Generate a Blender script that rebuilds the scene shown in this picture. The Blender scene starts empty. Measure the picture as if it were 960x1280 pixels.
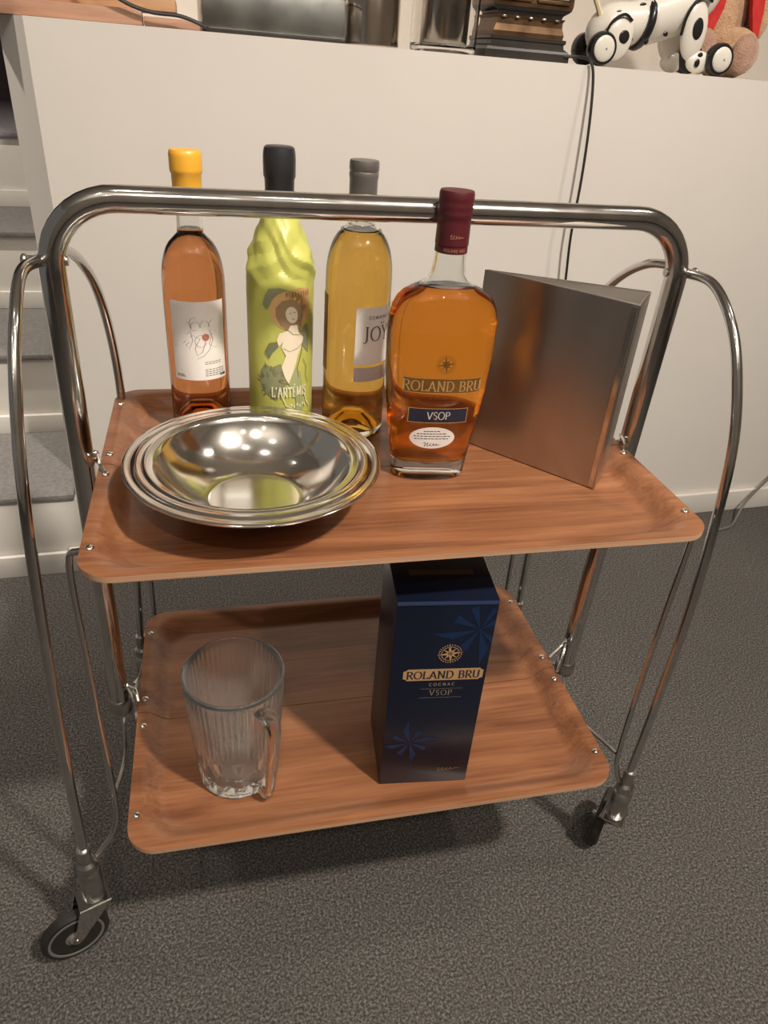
import bpy, bmesh, math, random
from math import sin, cos, pi, radians
from mathutils import Vector, Matrix, noise
from mathutils.geometry import tessellate_polygon
random.seed(7)
S = bpy.context.scene
COL = S.collection

# ------------------------------------------------------------------ camera
CAM = Vector((-0.1769, -0.5055, 0.9572)); YAW, PIT, ROL, F = -0.2582, 0.5541, 0.0818, 899.7
fw0 = Vector((-sin(YAW), cos(YAW), 0)); rt0 = Vector((cos(YAW), sin(YAW), 0)); up0 = Vector((0, 0, 1))
fw = fw0*cos(PIT) - up0*sin(PIT); up = up0*cos(PIT) + fw0*sin(PIT)
rr = rt0*cos(ROL) + up*sin(ROL); uu = -rt0*sin(ROL) + up*cos(ROL)
cd = bpy.data.cameras.new('camera'); cam = bpy.data.objects.new('camera', cd); COL.objects.link(cam)
cd.sensor_fit = 'VERTICAL'; cd.sensor_height = 36; cd.lens = F/1280*36; cd.clip_start = .02
M = Matrix((rr, uu, -fw)).transposed().to_4x4(); M.translation = CAM; cam.matrix_world = M
S.camera = cam

# ------------------------------------------------------------------ light
w = bpy.data.worlds.new('world'); S.world = w; w.use_nodes = True
w.node_tree.nodes['Background'].inputs[0].default_value = (1.0, .94, .88, 1)
w.node_tree.nodes['Background'].inputs[1].default_value = .15

def lamp(name, loc, target, power, size, col=(1, .90, .79), spread=120):
    l = bpy.data.lights.new(name, 'AREA'); l.shape = 'DISK'; l.size = size; l.energy = power; l.color = col
    l.spread = radians(spread)
    o = bpy.data.objects.new(name, l); COL.objects.link(o); o.location = loc
    o.rotation_euler = (Vector(target)-Vector(loc)).to_track_quat('-Z', 'Y').to_euler()
    return o
lamp('ceiling_spot', (.75, -1.00, 2.62), (.05, .2, .4), 33, .15)
lamp('ceiling_spot', (-.35, -1.55, 2.62), (0, .3, .6), 5, .08)
lamp('ceiling_spot', (1.5, .0, 2.62), (.6, .7, .5), 6, .08)
lamp('ceiling_spot', (-1.3, .75, 2.62), (-1.0, 1.3, .3), 9, .08, (1, .90, .79), 70)
for lx, ly in ((-1.0, -.9), (.1, -.6), (-.5, -.2), (.3, -1.9), (-.9, -2.2), (1.3, -1.6)):
    lamp('ceiling_spot', (lx, ly, 2.70), (lx, ly, 0), .9, .06)
for lx in (-1.1, 1.0):     # added fill lamps, aimed up to brighten the white ceiling and soften the ambient
    lamp('added_upward_fill', (lx, -1.7, 2.05), (lx, -1.6, 3), 11, 1.0, (1, .93, .85), 170)

S.view_settings.view_transform = 'Standard'; S.view_settings.look = 'None'
S.view_settings.gamma = 1; S.view_settings.use_curve_mapping = False
S.view_settings.exposure = -0.05

# ------------------------------------------------------------------ materials
def mat(name, col, rough=.5, metal=0, **k):
    m = bpy.data.materials.new(name); m.use_nodes = True
    b = m.node_tree.nodes['Principled BSDF']
    b.inputs['Base Color'].default_value = (*col, 1)
    b.inputs['Roughness'].default_value = rough; b.inputs['Metallic'].default_value = metal
    for kk, v in k.items():
        b.inputs[kk.replace('_', ' ')].default_value = v
    return m
def nd(m, t, **k):
    n = m.node_tree.nodes.new(t)
    for kk, v in k.items(): setattr(n, kk, v)
    return n
def lk(m, a, b): m.node_tree.links.new(a, b)
def noisy(name, c1, c2, scale=20, rough=.6, metal=0, bump=0, stretch=(1, 1, 1), detail=4, bscale=None, bdist=.002, rr=None):
    m = mat(name, c1, rough, metal); b = m.node_tree.nodes['Principled BSDF']
    tc = nd(m, 'ShaderNodeTexCoord'); mp = nd(m, 'ShaderNodeMapping'); mp.inputs['Scale'].default_value = stretch
    lk(m, tc.outputs['Object'], mp.inputs[0])
    n = nd(m, 'ShaderNodeTexNoise'); n.inputs['Scale'].default_value = scale; n.inputs['Detail'].default_value = detail
    lk(m, mp.outputs[0], n.inputs['Vector'])
    r = nd(m, 'ShaderNodeValToRGB'); r.color_ramp.elements[0].position = .35; r.color_ramp.elements[1].position = .65
    r.color_ramp.elements[0].color = (*c1, 1); r.color_ramp.elements[1].color = (*c2, 1)
    lk(m, n.outputs[0], r.inputs[0]); lk(m, r.outputs[0], b.inputs['Base Color'])
    if rr:
        q = nd(m, 'ShaderNodeMapRange'); q.inputs[3].default_value = rr[0]; q.inputs[4].default_value = rr[1]
        lk(m, n.outputs[0], q.inputs[0]); lk(m, q.outputs[0], b.inputs['Roughness'])
    if bump:
        n2 = nd(m, 'ShaderNodeTexNoise'); n2.inputs['Scale'].default_value = bscale or scale; n2.inputs['Detail'].default_value = 3
        lk(m, mp.outputs[0], n2.inputs['Vector'])
        bp = nd(m, 'ShaderNodeBump'); bp.inputs['Strength'].default_value = bump; bp.inputs['Distance'].default_value = bdist
        lk(m, n2.outputs[0], bp.inputs['Height']); lk(m, bp.outputs[0], b.inputs['Normal'])
    return m
def glass(name, col, rough=0.0, ior=1.45):
    return mat(name, col, rough, 0, Transmission_Weight=1.0, IOR=ior)

white_paint = noisy('white_paint', (.70, .665, .615), (.73, .69, .64), 3, .62, bump=.15, bscale=60, bdist=.001)
riser_paint = noisy('riser_paint', (.66, .635, .59), (.70, .67, .62), 5, .5)
wall_paint = noisy('wall_paint', (.70, .64, .57), (.73, .67, .60), 3, .7)
ceil_paint = noisy('ceiling_paint', (.62, .58, .53), (.66, .62, .56), 3, .8)
mauve = noisy('mauve_fabric', (.10, .075, .085), (.15, .115, .125), 6, .9)
chrome = noisy('polished_chrome', (.60, .585, .565), (.68, .665, .64), 40, .1, 1, rr=(.09, .16))
dull_chrome = noisy('worn_chrome', (.42, .40, .37), (.55, .53, .50), 60, .3, 1, rr=(.2, .4))
silver = noisy('silver_plate', (.84, .81, .75), (.90, .87, .82), 30, .1, 1, rr=(.07, .17))
brushed = noisy('brushed_steel', (.50, .46, .42), (.56, .52, .475), 18, .28, 1, stretch=(1, 1, .15), rr=(.24, .38), bump=.03, bscale=9)
rubber = noisy('black_rubber', (.012, .011, .010), (.02, .018, .016), 30, .55)
hubcap = mat('grey_plastic', (.16, .15, .135), .28)
def wood(name, c1, c2, c3, rough=.3):
    m = mat(name, c1, rough); b = m.node_tree.nodes['Principled BSDF']
    tc = nd(m, 'ShaderNodeTexCoord'); mp = nd(m, 'ShaderNodeMapping'); mp.inputs['Scale'].default_value = (1.1, 9, 9)
    lk(m, tc.outputs['Object'], mp.inputs[0])
    n = nd(m, 'ShaderNodeTexNoise'); n.inputs['Scale'].default_value = 2.6; n.inputs['Detail'].default_value = 8; n.inputs['Roughness'].default_value = .62; n.inputs['Distortion'].default_value = .7
    lk(m, mp.outputs[0], n.inputs['Vector'])
    mp2 = nd(m, 'ShaderNodeMapping'); mp2.inputs['Scale'].default_value = (3, 110, 110); lk(m, tc.outputs['Object'], mp2.inputs[0])
    n2 = nd(m, 'ShaderNodeTexNoise'); n2.inputs['Scale'].default_value = 3; n2.inputs['Detail'].default_value = 3; lk(m, mp2.outputs[0], n2.inputs['Vector'])
    mx = nd(m, 'ShaderNodeMix'); mx.inputs[0].default_value = .3; lk(m, n.outputs[0], mx.inputs[2]); lk(m, n2.outputs[0], mx.inputs[3])
    r = nd(m, 'ShaderNodeValToRGB'); e = r.color_ramp.elements
    e[0].position = .36; e[0].color = (*c1, 1); e[1].position = .64; e[1].color = (*c3, 1)
    k = e.new(.5); k.color = (*c2, 1)
    lk(m, mx.outputs[0], r.inputs[0]); lk(m, r.outputs[0], b.inputs['Base Color'])
    return m
teak = wood('teak_laminate', (.135, .051, .023), (.225, .090, .040), (.315, .137, .062), .3)
ply_edge = noisy('plywood_edge', (.42, .22, .12), (.62, .38, .24), 200, .55, stretch=(.02, .02, 6))
old_wood = wood('reddish_wood', (.30, .14, .08), (.42, .23, .15), (.52, .31, .21), .5)
tan_wood = wood('tan_wood', (.42, .23, .11), (.55, .32, .17), (.62, .38, .22), .5)
black_lacquer = noisy('black_lacquer', (.022, .019, .017), (.04, .035, .03), 12, .3)
brass = noisy('tarnished_brass', (.11, .062, .032), (.20, .115, .060), 25, .4, .7, rr=(.25, .5))
ink = mat('black_ink', (.03, .028, .026), .6)
greyink = mat('grey_ink', (.30, .27, .25), .6)
paper = noisy('cream_label_paper', (.74, .69, .65), (.78, .73, .69), 40, .55)
cablemat = mat('black_cable_rubber', (.02, .018, .016), .5)

def carpet_mat():
    m = mat('charcoal_carpet', (.08, .075, .07), .95); b = m.node_tree.nodes['Principled BSDF']
    b.inputs['Specular IOR Level'].default_value = .15
    tc = nd(m, 'ShaderNodeTexCoord')
    n = nd(m, 'ShaderNodeTexNoise'); n.inputs['Scale'].default_value = 310; n.inputs['Detail'].default_value = 4; n.inputs['Roughness'].default_value = .7
    lk(m, tc.outputs['Object'], n.inputs['Vector'])
    n2 = nd(m, 'ShaderNodeTexNoise'); n2.inputs['Scale'].default_value = 2.2; n2.inputs['Detail'].default_value = 3
    lk(m, tc.outputs['Object'], n2.inputs['Vector'])
    r = nd(m, 'ShaderNodeValToRGB'); e = r.color_ramp.elements
    e[0].position = .34; e[0].color = (.028, .0268, .0262, 1); e[1].position = .70; e[1].color = (.25, .233, .213, 1)
    k = e.new(.5); k.color = (.088, .082, .076, 1)
    lk(m, n.outputs[0], r.inputs[0])
    mr = nd(m, 'ShaderNodeMapRange'); mr.inputs[3].default_value = .78; mr.inputs[4].default_value = 1.2; lk(m, n2.outputs[0], mr.inputs[0])
    mx = nd(m, 'ShaderNodeMix', data_type='RGBA', blend_type='MULTIPLY'); mx.inputs[0].default_value = 1
    lk(m, r.outputs[0], mx.inputs[6]); lk(m, mr.outputs[0], mx.inputs[7]); lk(m, mx.outputs[2], b.inputs['Base Color'])
    bp = nd(m, 'ShaderNodeBump'); bp.inputs['Strength'].default_value = .7; bp.inputs['Distance'].default_value = .004
    lk(m, n.outputs[0], bp.inputs['Height']); lk(m, bp.outputs[0], b.inputs['Normal'])
    return m
carpet = carpet_mat()
lit_step_carpet = noisy('lit_grey_stair_carpet', (.15, .142, .135), (.20, .19, .18), 120, .95, bump=.5, bscale=240)  # lighter than the floor carpet: strong light on treads is in the colour
mauve_carpet = noisy('mauve_grey_stair_carpet', (.15, .135, .15), (.20, .18, .20), 120, .95, bump=.5, bscale=240)

# ------------------------------------------------------------------ helpers
class B:
    """a mesh under construction"""
    def __init__(s): s.bm = bmesh.new()
    def face(s, vs, mi=0):
        try:
            f = s.bm.faces.new(vs); f.material_index = mi; return f
        except ValueError: return None
    def box(s, x0, x1, y0, y1, z0, z1, bev=0):
        vs = [s.bm.verts.new((x, y, z)) for x in (x0, x1) for y in (y0, y1) for z in (z0, z1)]
        fs = [(0, 1, 3, 2), (4, 6, 7, 5), (0, 4, 5, 1), (2, 3, 7, 6), (0, 2, 6, 4), (1, 5, 7, 3)]
        ff = [s.face([vs[i] for i in f]) for f in fs]
        if bev:
            es = list({e for f in ff for e in f.edges})
            bmesh.ops.bevel(s.bm, geom=es, offset=bev, segments=2, affect='EDGES', profile=.6)
        return s
    def rings(s, rings, closed=False, cap=True, mis=None):
        vr = [[s.bm.verts.new(p) for p in r] for r in rings]
        n = len(vr[0]); m = len(vr)
        for i in range(m if closed else m-1):
            a, b = vr[i], vr[(i+1) % m]
            for j in range(n): s.face((a[j], a[(j+1) % n], b[(j+1) % n], b[j]), mis[i] if mis else 0)
        if cap and not closed:
            s.face(list(reversed(vr[0]))); s.face(vr[-1])
        return vr
    def lathe(s, prof, n=48, c=(0, 0, 0), closed=False, fn=None):
        """prof: (r,z) list; r=0 ends collapse"""
        rings = []
        for (r, z) in prof:
            rings.append([(c[0]+max(r, 1e-5)*(fn(2*pi*j/n, z) if fn else 1)*cos(2*pi*j/n), c[1]+max(r, 1e-5)*(fn(2*pi*j/n, z) if fn else 1)*sin(2*pi*j/n), c[2]+z) for j in range(n)])
        s.rings(rings, closed=closed, cap=not closed); return s
    def tube(s, pts, r, n=12, cap=True, closed=False):
        pts = [Vector(p) for p in pts]; N = len(pts)
        rs = r if isinstance(r, (list, tuple)) else [r]*N
        T = []
        for i in range(N):
            a = pts[i-1] if (i > 0 or closed) else pts[i]; b = pts[(i+1) % N] if (i < N-1 or closed) else pts[i]
            T.append((b-a).normalized())
        nn = T[0].orthogonal().normalized(); rings = []
        for i in range(N):
            nn = (nn - T[i]*nn.dot(T[i])).normalized(); bb = T[i].cross(nn)
            rings.append([tuple(pts[i]+(nn*cos(2*pi*j/n)+bb*sin(2*pi*j/n))*rs[i]) for j in range(n)])
        s.rings(rings, closed=closed, cap=cap and not closed); return s
    def ball(s, c, r, n=12, rot=None):
        r = r if isinstance(r, (tuple, list)) else (r, r, r)
        g = bmesh.ops.create_uvsphere(s.bm, u_segments=n*2, v_segments=n, radius=1)
        for v in g['verts']:
            p = Vector((v.co.x*r[0], v.co.y*r[1], v.co.z*r[2]))
            if rot: p = rot @ p
            v.co = p+Vector(c)
        return s
    def cyl(s, a, b, r, n=24, r2=None):
        return s.tube([a, b], [r, r if r2 is None else r2], n)
    def mk(s, name, m, parent=None, smooth=True, loc=None, rotz=0, label=None, normals=True, ang=40):
        if normals: bmesh.ops.recalc_face_normals(s.bm, faces=s.bm.faces)
        me = bpy.data.meshes.new(name); 
        if smooth:
            for f in s.bm.faces: f.smooth = True
            for e in s.bm.edges:
                if len(e.link_faces) == 2 and e.calc_face_angle(0) > radians(ang): e.smooth = False
        s.bm.to_mesh(me); s.bm.free()
        for mm in (m if isinstance(m, (list, tuple)) else [m]): me.materials.append(mm)
        o = bpy.data.objects.new(name, me); COL.objects.link(o)
        if parent: o.parent = parent
        if loc: o.location = loc
        o.rotation_euler[2] = rotz
        if label: o['label'] = label
        return o
def tag(o, label=None, cat=None, group=None, kind=None):
    if label: o['label'] = label
    if cat: o['category'] = cat
    if group: o['group'] = group
    if kind: o['kind'] = kind
    return o
def empty(name, loc=(0, 0, 0), rotz=0):
    o = bpy.data.objects.new(name, None); COL.objects.link(o); o.location = loc; o.rotation_euler[2] = rotz; o.empty_display_size = .05
    return o
def smooth_path(pts, k=8, closed=False):
    P = [Vector(p) for p in pts]; out = []; n = len(P)
    def g(i): return P[i % n] if closed else (P[i] if 0 <= i < n else (P[0]*2-P[1] if i < 0 else P[-1]*2-P[-2]))
    for i in range(n if closed else n-1):
        a, b, c, d = g(i-1), g(i), g(i+1), g(i+2)
        for j in range(k):
            t = j/k
            out.append(.5*((2*b)+(c-a)*t+(2*a-5*b+4*c-d)*t*t+(3*b-a-3*c+d)*t**3))
    if not closed: out.append(P[-1])
    return out
def smoothstep(t): t = max(0, min(1, t)); return t*t*(3-2*t)
def interp(tab, z):
    if z <= tab[0][0]: return tab[0][1]
    for (a, b), (c, d) in zip(tab, tab[1:]):
        if z <= c: return b+(d-b)*smoothstep((z-a)/(c-a)) if False else b+(d-b)*(z-a)/(c-a)
    return tab[-1][1]

# ---- flat artwork (x, y in metres) wrapped onto a surface
class Art:
    def __init__(s, wrap, step=.003): s.bm = bmesh.new(); s.wrap = wrap; s.step = step; s.lay = 0
    def poly(s, pts):
        vs = [s.bm.verts.new((x, y, 0)) for x, y in pts]
        for t in tessellate_polygon([[Vector((x, y, 0)) for x, y in pts]]):
            try: s.bm.faces.new([vs[i] for i in t])
            except ValueError: pass
        return s
    def stroke(s, pts, wd, thin=None):
        """flat-nib line: full width on vertical runs, thin on horizontal ones"""
        n = len(pts)
        if thin is None: thin = wd
        L = []
        for i in range(n):
            a = pts[max(i-1, 0)]; b = pts[min(i+1, n-1)]
            dx, dy = b[0]-a[0], b[1]-a[1]; l = math.hypot(dx, dy) or 1
            ww = (thin+(wd-thin)*abs(dy/l)**1.3)/2
            L.append(((pts[i][0]-dy/l*ww, pts[i][1]+dx/l*ww), (pts[i][0]+dy/l*ww, pts[i][1]-dx/l*ww)))
        v = [[s.bm.verts.new((q[0], q[1], 0)) for q in p] for p in L]
        for i in range(n-1):
            try: s.bm.faces.new((v[i][0], v[i+1][0], v[i+1][1], v[i][1]))
            except ValueError: pass
        return s
    def ell(s, cx, cy, rx, ry=None, n=20, rot=0):
        ry = ry or rx
        return s.poly([(cx+rx*cos(t)*cos(rot)-ry*sin(t)*sin(rot), cy+rx*cos(t)*sin(rot)+ry*sin(t)*cos(rot)) for t in [2*pi*i/n for i in range(n)]])
    def rect(s, x0, x1, y0, y1): return s.poly([(x0, y0), (x1, y0), (x1, y1), (x0, y1)])
    def frame(s, x0, x1, y0, y1, w):
        return s.rect(x0, x1, y0, y0+w).rect(x0, x1, y1-w, y1).rect(x0, x0+w, y0+w, y1-w).rect(x1-w, x1, y0+w, y1-w)
    def text(s, txt, cx, y, h, wd=.11, thin=.05, gap=.16, serif=True, xs=1.0, slant=0):
        gl = [GL[c] for c in txt]; W = sum(g[0]*xs for g in gl)+gap*(len(gl)-1)
        x = cx-W*h/2
        for g in gl:
            for st in g[1]:
                s.stroke([(x+(p[0]*xs+slant*p[1])*h, y+p[1]*h) for p in st], wd*h, thin*h)
            if serif:
                for sx, sy in g[2]:
                    q = .11
                    s.stroke([(x+(sx*xs-q+slant*sy)*h, y+sy*h), (x+(sx*xs+q+slant*sy)*h, y+sy*h)], thin*h*1.1)
            x += (g[0]*xs+gap)*h
        return s
    def mk(s, name, m, parent, eps=.0003, label=None):
        xs = [v.co.x for v in s.bm.verts]; ys = [v.co.y for v in s.bm.verts]
        if s.step:
            for ax, lo, hi in ((0, min(xs), max(xs)), (1, min(ys), max(ys))):
                k = math.ceil(lo/s.step)
                while k*s.step < hi:
                    co = [0, 0, 0]; no = [0, 0, 0]; co[ax] = k*s.step; no[ax] = 1
                    bmesh.ops.bisect_plane(s.bm, geom=s.bm.verts[:]+s.bm.edges[:]+s.bm.faces[:], plane_co=co, plane_no=no, dist=1e-6)
                    k += 1
        for v in s.bm.verts: v.co = s.wrap(v.co.x, v.co.y, eps)
        me = bpy.data.meshes.new(name); s.bm.to_mesh(me); s.bm.free(); me.materials.append(m)
        o = bpy.data.objects.new(name, me); COL.objects.link(o); o.parent = parent
        if label: o['label'] = label
        return o
def arc(cx, cy, rx, ry, a0, a1, n=10):
    return [(cx+rx*cos(radians(a0+(a1-a0)*i/n)), cy+ry*sin(radians(a0+(a1-a0)*i/n))) for i in range(n+1)]
GL = {
 'R': (.62, [[(.1, 0), (.1, 1)], [(.1, 1)]+arc(.3, .75, .24, .25, 90, -90)+[(.1, .5)], [(.28, .5), (.62, 0)]], [(.1, 0), (.1, 1), (.6, 0)]),
 'O': (.82, [arc(.41, .5, .38, .5, 0, 360, 22)], []),
 'Q': (.82, [arc(.41, .5, .38, .5, 0, 360, 22)], []),
 'L': (.54, [[(.1, 1), (.1, 0)], [(.1, .02), (.52, .02)], [(.5, 0), (.53, .2)]], [(.1, 1), (.1, 0)]),
 'A': (.74, [[(.04, 0), (.37, 1)], [(.36, 1), (.70, 0)], [(.15, .34), (.58, .34)]], [(.04, 0), (.7, 0)]),
 'N': (.74, [[(.1, 0), (.1, 1)], [(.1, 1), (.64, 0)], [(.64, 0), (.64, 1)]], [(.1, 0), (.06, 1), (.64, 1)]),
 'D': (.74, [[(.1, 0), (.1, 1)], [(.1, 1)]+arc(.3, .5, .4, .5, 90, -90, 14)+[(.1, 0)]], [(.1, 0), (.1, 1)]),
 'B': (.60, [[(.1, 0), (.1, 1)], [(.1, 1)]+arc(.28, .76, .22, .24, 90, -90)+[(.1, .52)], [(.1, .52)]+arc(.3, .26, .26, .26, 90, -90)+[(.1, 0)]], [(.1, 0), (.1, 1)]),
 'U': (.70, [[(.1, 1), (.1, .3)]+arc(.35, .3, .25, .3, 180, 360)+[(.6, .3), (.6, 1)]], [(.1, 1), (.6, 1)]),
 'V': (.72, [[(.04, 1), (.36, 0)], [(.36, 0), (.68, 1)]], [(.04, 1), (.68, 1)]),
 'S': (.50, [[(.43, .84)]+arc(.25, .76, .18, .24, 40, 270, 12)[0:]+arc(.24, .26, .2, .26, 90, -150, 12)], []),
 'P': (.58, [[(.1, 0), (.1, 1)], [(.1, 1)]+arc(.28, .74, .25, .26, 90, -90)+[(.1, .48)]], [(.1, 0), (.1, 1)]),
 'C': (.66, [arc(.38, .5, .36, .5, 45, 315, 16)], []),
 'G': (.72, [arc(.38, .5, .36, .5, 45, 330, 16), [(.66, .05), (.66, .42)]], [(.64, .42)]),
 'M': (.88, [[(.1, 0), (.12, 1)], [(.12, 1), (.44, .1)], [(.44, .1), (.76, 1)], [(.76, 1), (.78, 0)]], [(.1, 0), (.78, 0)]),
 'T': (.62, [[(.31, 0), (.31, 1)], [(.02, .97), (.6, .97)], [(.03, .97), (.03, .8)], [(.59, .97), (.59, .8)]], [(.31, 0)]),
 'E': (.54, [[(.1, 0), (.1, 1)], [(.1, .98), (.5, .98)], [(.1, .52), (.4, .52)], [(.1, .02), (.52, .02)]], [(.1, 0), (.1, 1)]),
 'É': (.54, [[(.1, 0), (.1, 1)], [(.1, .98), (.5, .98)], [(.1, .52), (.4, .52)], [(.1, .02), (.52, .02)], [(.25, 1.12), (.42, 1.28)]], [(.1, 0), (.1, 1)]),
 'I': (.22, [[(.11, 0), (.11, 1)]], [(.11, 0), (.11, 1)]),
 'J': (.40, [[(.26, 1), (.26, .15)]+arc(.1, .15, .16, .25, 0, -120, 8)], [(.26, 1)]),
 'Y': (.66, [[(.04, 1), (.33, .48)], [(.62, 1), (.33, .48)], [(.33, .48), (.33, 0)]], [(.04, 1), (.62, 1), (.33, 0)]),
 "'": (.14, [[(.08, 1), (.05, .75)]], []),
 ' ': (.30, [], []),
}
def compass(a, cx, cy, r, dots=True):
    for k in range(8):
        t = pi/2+k*pi/4+.15; L = r*(.95 if k % 2 == 0 else .6); hw = r*.11
        a.poly([(cx+L*cos(t), cy+L*sin(t)), (cx+hw*cos(t+pi/2)*1.2, cy+hw*sin(t+pi/2)*1.2), (cx+hw*cos(t-pi/2)*1.2, cy+hw*sin(t-pi/2)*1.2)])
    if dots:
        for k in range(28):
            t = 2*pi*k/28
            for q in (.62, .80):
                a.ell(cx+r*q*cos(t+q), cy+r*q*sin(t+q), r*.055, n=5)
def signature(x0, y0, L, H):
    return [(x0+L*t+.06*L*sin(t*38), y0+H*(.5+.5*sin(t*30+1))*(1-.6*t) - (.4*H if t < .08 else 0)) for t in [i/70 for i in range(71)]]

# ------------------------------------------------------------------ setting
PO = Vector((-.515, .834, 0)); PA = radians(2.79)
pd = Vector((cos(PA), sin(PA), 0)); pn = Vector((-sin(PA), cos(PA), 0))
def pl(s, n, z=0): return tuple(PO+pd*s+pn*n+Vector((0, 0, z)))
def pbox(name, m, s0, s1, n0, n1, z0, z1, parent=None, bev=.002, label=None):
    o = B().box(s0, s1, n0, n1, z0, z1, bev).mk(name, m, parent, label=label)
    if not parent:
        o.location = PO; o.rotation_euler[2] = PA
    return o
fl = B().box(-3.0, 3.2, -3.2, 3.4, -.05, 0).mk('floor', carpet); tag(fl, 'charcoal grey loop carpet floor under the trolley', kind='structure')

plinth = B()
poly = [(.094, 0), (2.6, 0), (2.6, .62), (.048, .62), (.048, .075)]
plinth.rings([[(x, y, 0) for x, y in poly], [(x, y, .982) for x, y in poly]])
plinth = plinth.mk('display_plinth', white_paint, smooth=False, loc=PO, rotz=PA)
tag(plinth, 'tall white painted display plinth running behind the trolley', kind='structure')
pbox('baseboard_back', riser_paint, .02, 2.6, -.012, -.0005, 0, .058)['kind'] = 'structure'
wl = pbox('wall_back', wall_paint, .05, 2.75, .622, .72, 0, 2.8); wl['kind'] = 'structure'

st = empty('staircase', PO, PA); tag(st, 'carpeted steps with white risers climbing left of the plinth', kind='structure')
offs = [0, .305, .647, .975, 2.20]; tops = [.185, .37, .555, .74]
for i in range(4):
    x0 = -2.0; x1 = .0935 if i == 0 else .047
    ztop = tops[i]-.014; zb = 0 if i == 0 else tops[i-1]
    B().box(x0, x1, offs[i], offs[i]+.02, zb, ztop, .001).mk('riser', riser_paint, st)
    B().box(x0, x1, offs[i]-.012, offs[i], zb, zb+(.05 if i == 0 else .042), .002).mk('riser_skirting', riser_paint, st)
    B().box(x0, x1 if i else .047, offs[i]-.012 if i else -.006, offs[i+1]+.0, ztop, tops[i], .005).mk('tread', mauve_carpet if i == 3 else lit_step_carpet, st)
wl = pbox('wall_left', mauve, -2.0, .05, 2.21, 2.31, 0, 2.8); wl['kind'] = 'structure'
# behind and above the photographer: the far walls and the ceiling of the room
for nm, a in (('wall_front', (-3, 3.2, -3.2, -3.1, 0, 2.8)), ('wall_right', (3.1, 3.2, -3.1, 3.4, 0, 2.8))):
    tag(B().box(*a).mk(nm, wall_paint), kind='structure')
tag(B().box(-3, 3.2, -3.2, 3.4, 2.8, 2.9).mk('ceiling', ceil_paint), kind='structure')

# ------------------------------------------------------------------ trolley
tr = empty('serving_trolley', (0, .2, 0))
tag(tr, 'folding two-tier serving trolley with teak trays and chrome tube frame', 'trolley')
tr_inv = Vector((0, -.2, 0))
def T(b, name, m, parent=tr, **k):
    o = b.mk(name, m, parent, **k)
    if parent is tr: o.location = tr_inv
    return o
def rrect(w, d, r, cx, cy, z, n=10):
    out = []
    for (sx, sy, a0) in ((1, -1, -90), (1, 1, 0), (-1, 1, 90), (-1, -1, 180)):
        for i in range(n+1):
            a = radians(a0+90*i/n)
            out.append((cx+sx*(w/2-r)+r*cos(a), cy+sy*(d/2-r)+r*sin(a), z))
    return out
def tray(W, D, cx, cy, ztop, depth, tier):
    t = .006; R = .032
    def prof(d): return ztop-depth*smoothstep((d-.009)/.027)
    ds = [0, .004, .009, .013, .017, .021, .025, .029, .033, .037]
    top = [rrect(W-2*d, D-2*d, R+.25*d if d < .02 else R+.005-.0*(d), cx, cy, prof(d)) for d in ds]
    bot = [rrect(W-2*d, D-2*d, R+.25*d if d < .02 else R+.005, cx, cy, prof(d)-t) for d in ds]
    rings = list(reversed(top))+bot
    mis = [0]*(len(top)-1)+[1]+[0]*(len(bot)-1)
    out = []
    for k, half in enumerate(('front', 'rear')):
        b = B(); b.rings(rings, mis=mis)
        g = b.bm.verts[:]+b.bm.edges[:]+b.bm.faces[:]
        yc = cy+(-.0006 if k == 0 else .0006)
        res = bmesh.ops.bisect_plane(b.bm, geom=g, plane_co=(0, yc, 0), plane_no=(0, 1, 0), clear_outer=(k == 0), clear_inner=(k == 1))
        es = [e for e in res['geom_cut'] if isinstance(e, bmesh.types.BMEdge)]
        bmesh.ops.edgeloop_fill(b.bm, edges=es)
        o = T(b, 'tray_panel', [teak, ply_edge], label='%s half of the %s wooden tray' % (half, tier), ang=35)
        ys = (cy-D/2+.045, cy-.022) if k == 0 else (cy+.022, cy+D/2-.045)
        for y in ys:
            for sx in (-1, 1):
                q = B(); q.ball((cx+sx*(W/2-.008), y, ztop+.0002), (.0042, .0042, .0022), 8)
                q.cyl((cx+sx*(W/2-.008), y, ztop-.011), (cx+sx*(W/2-.008), y, ztop), .0018, 8)
                q.mk('rivet', silver, o)
    return
UZ, LZ = .585, .2583
tray(.60, .398, 0, .199, UZ, .017, 'upper')
tray(.556, .382, -.016, .159, LZ, .017, 'lower')

# handle: an inverted U of thick tube in the middle plane
HY = .203; HZ = .8425; HX = .3145; HR = .062
pts = [(-.3205, HY, .232), (-HX, HY, HZ-HR)]
pts += [(-HX+HR-HR*cos(a), HY, HZ-HR+HR*sin(a)) for a in [radians(9*i) for i in range(1, 11)]]
pts += [(x, HY, HZ) for x in (-.15, 0, .15)]
pts += [(HX-HR+HR*sin(a), HY, HZ-HR+HR*cos(a)) for a in [radians(9*i) for i in range(0, 11)]]
pts += [(.3095, HY, .212)]
T(B().tube(pts, .0118, 24), 'handle_tube', chrome)
for sx, xe, ze in ((-1, -.3205, .232), (1, .3095, .212)):
    b = B(); b.lathe([(.0119, -.004), (.0145, -.004), (.0145, .012), (.0122, .016)], 24, (xe, HY, ze-.004), closed=False)
    T(b, 'end_clip', dull_chrome)
def bow(pts, r=.0052): return T(B().tube(smooth_path(pts, 6), r, 14), 'side_bow', chrome)
fr = [(.203, .790), (.161, .789), (.118, .765), (.086, .726), (.056, .66), (.041, .574), (.030, .452), (.028, .312), (.029, .178)]
bow([(.3225 if i == 0 else .33, y, z) for i, (y, z) in enumerate(fr)])
bow([((-.3225 if i == 0 else -.331-.0205*(.79-z)/.6), y+(.004 if i > 7 else 0), z) for i, (y, z) in enumerate(fr)])
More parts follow.
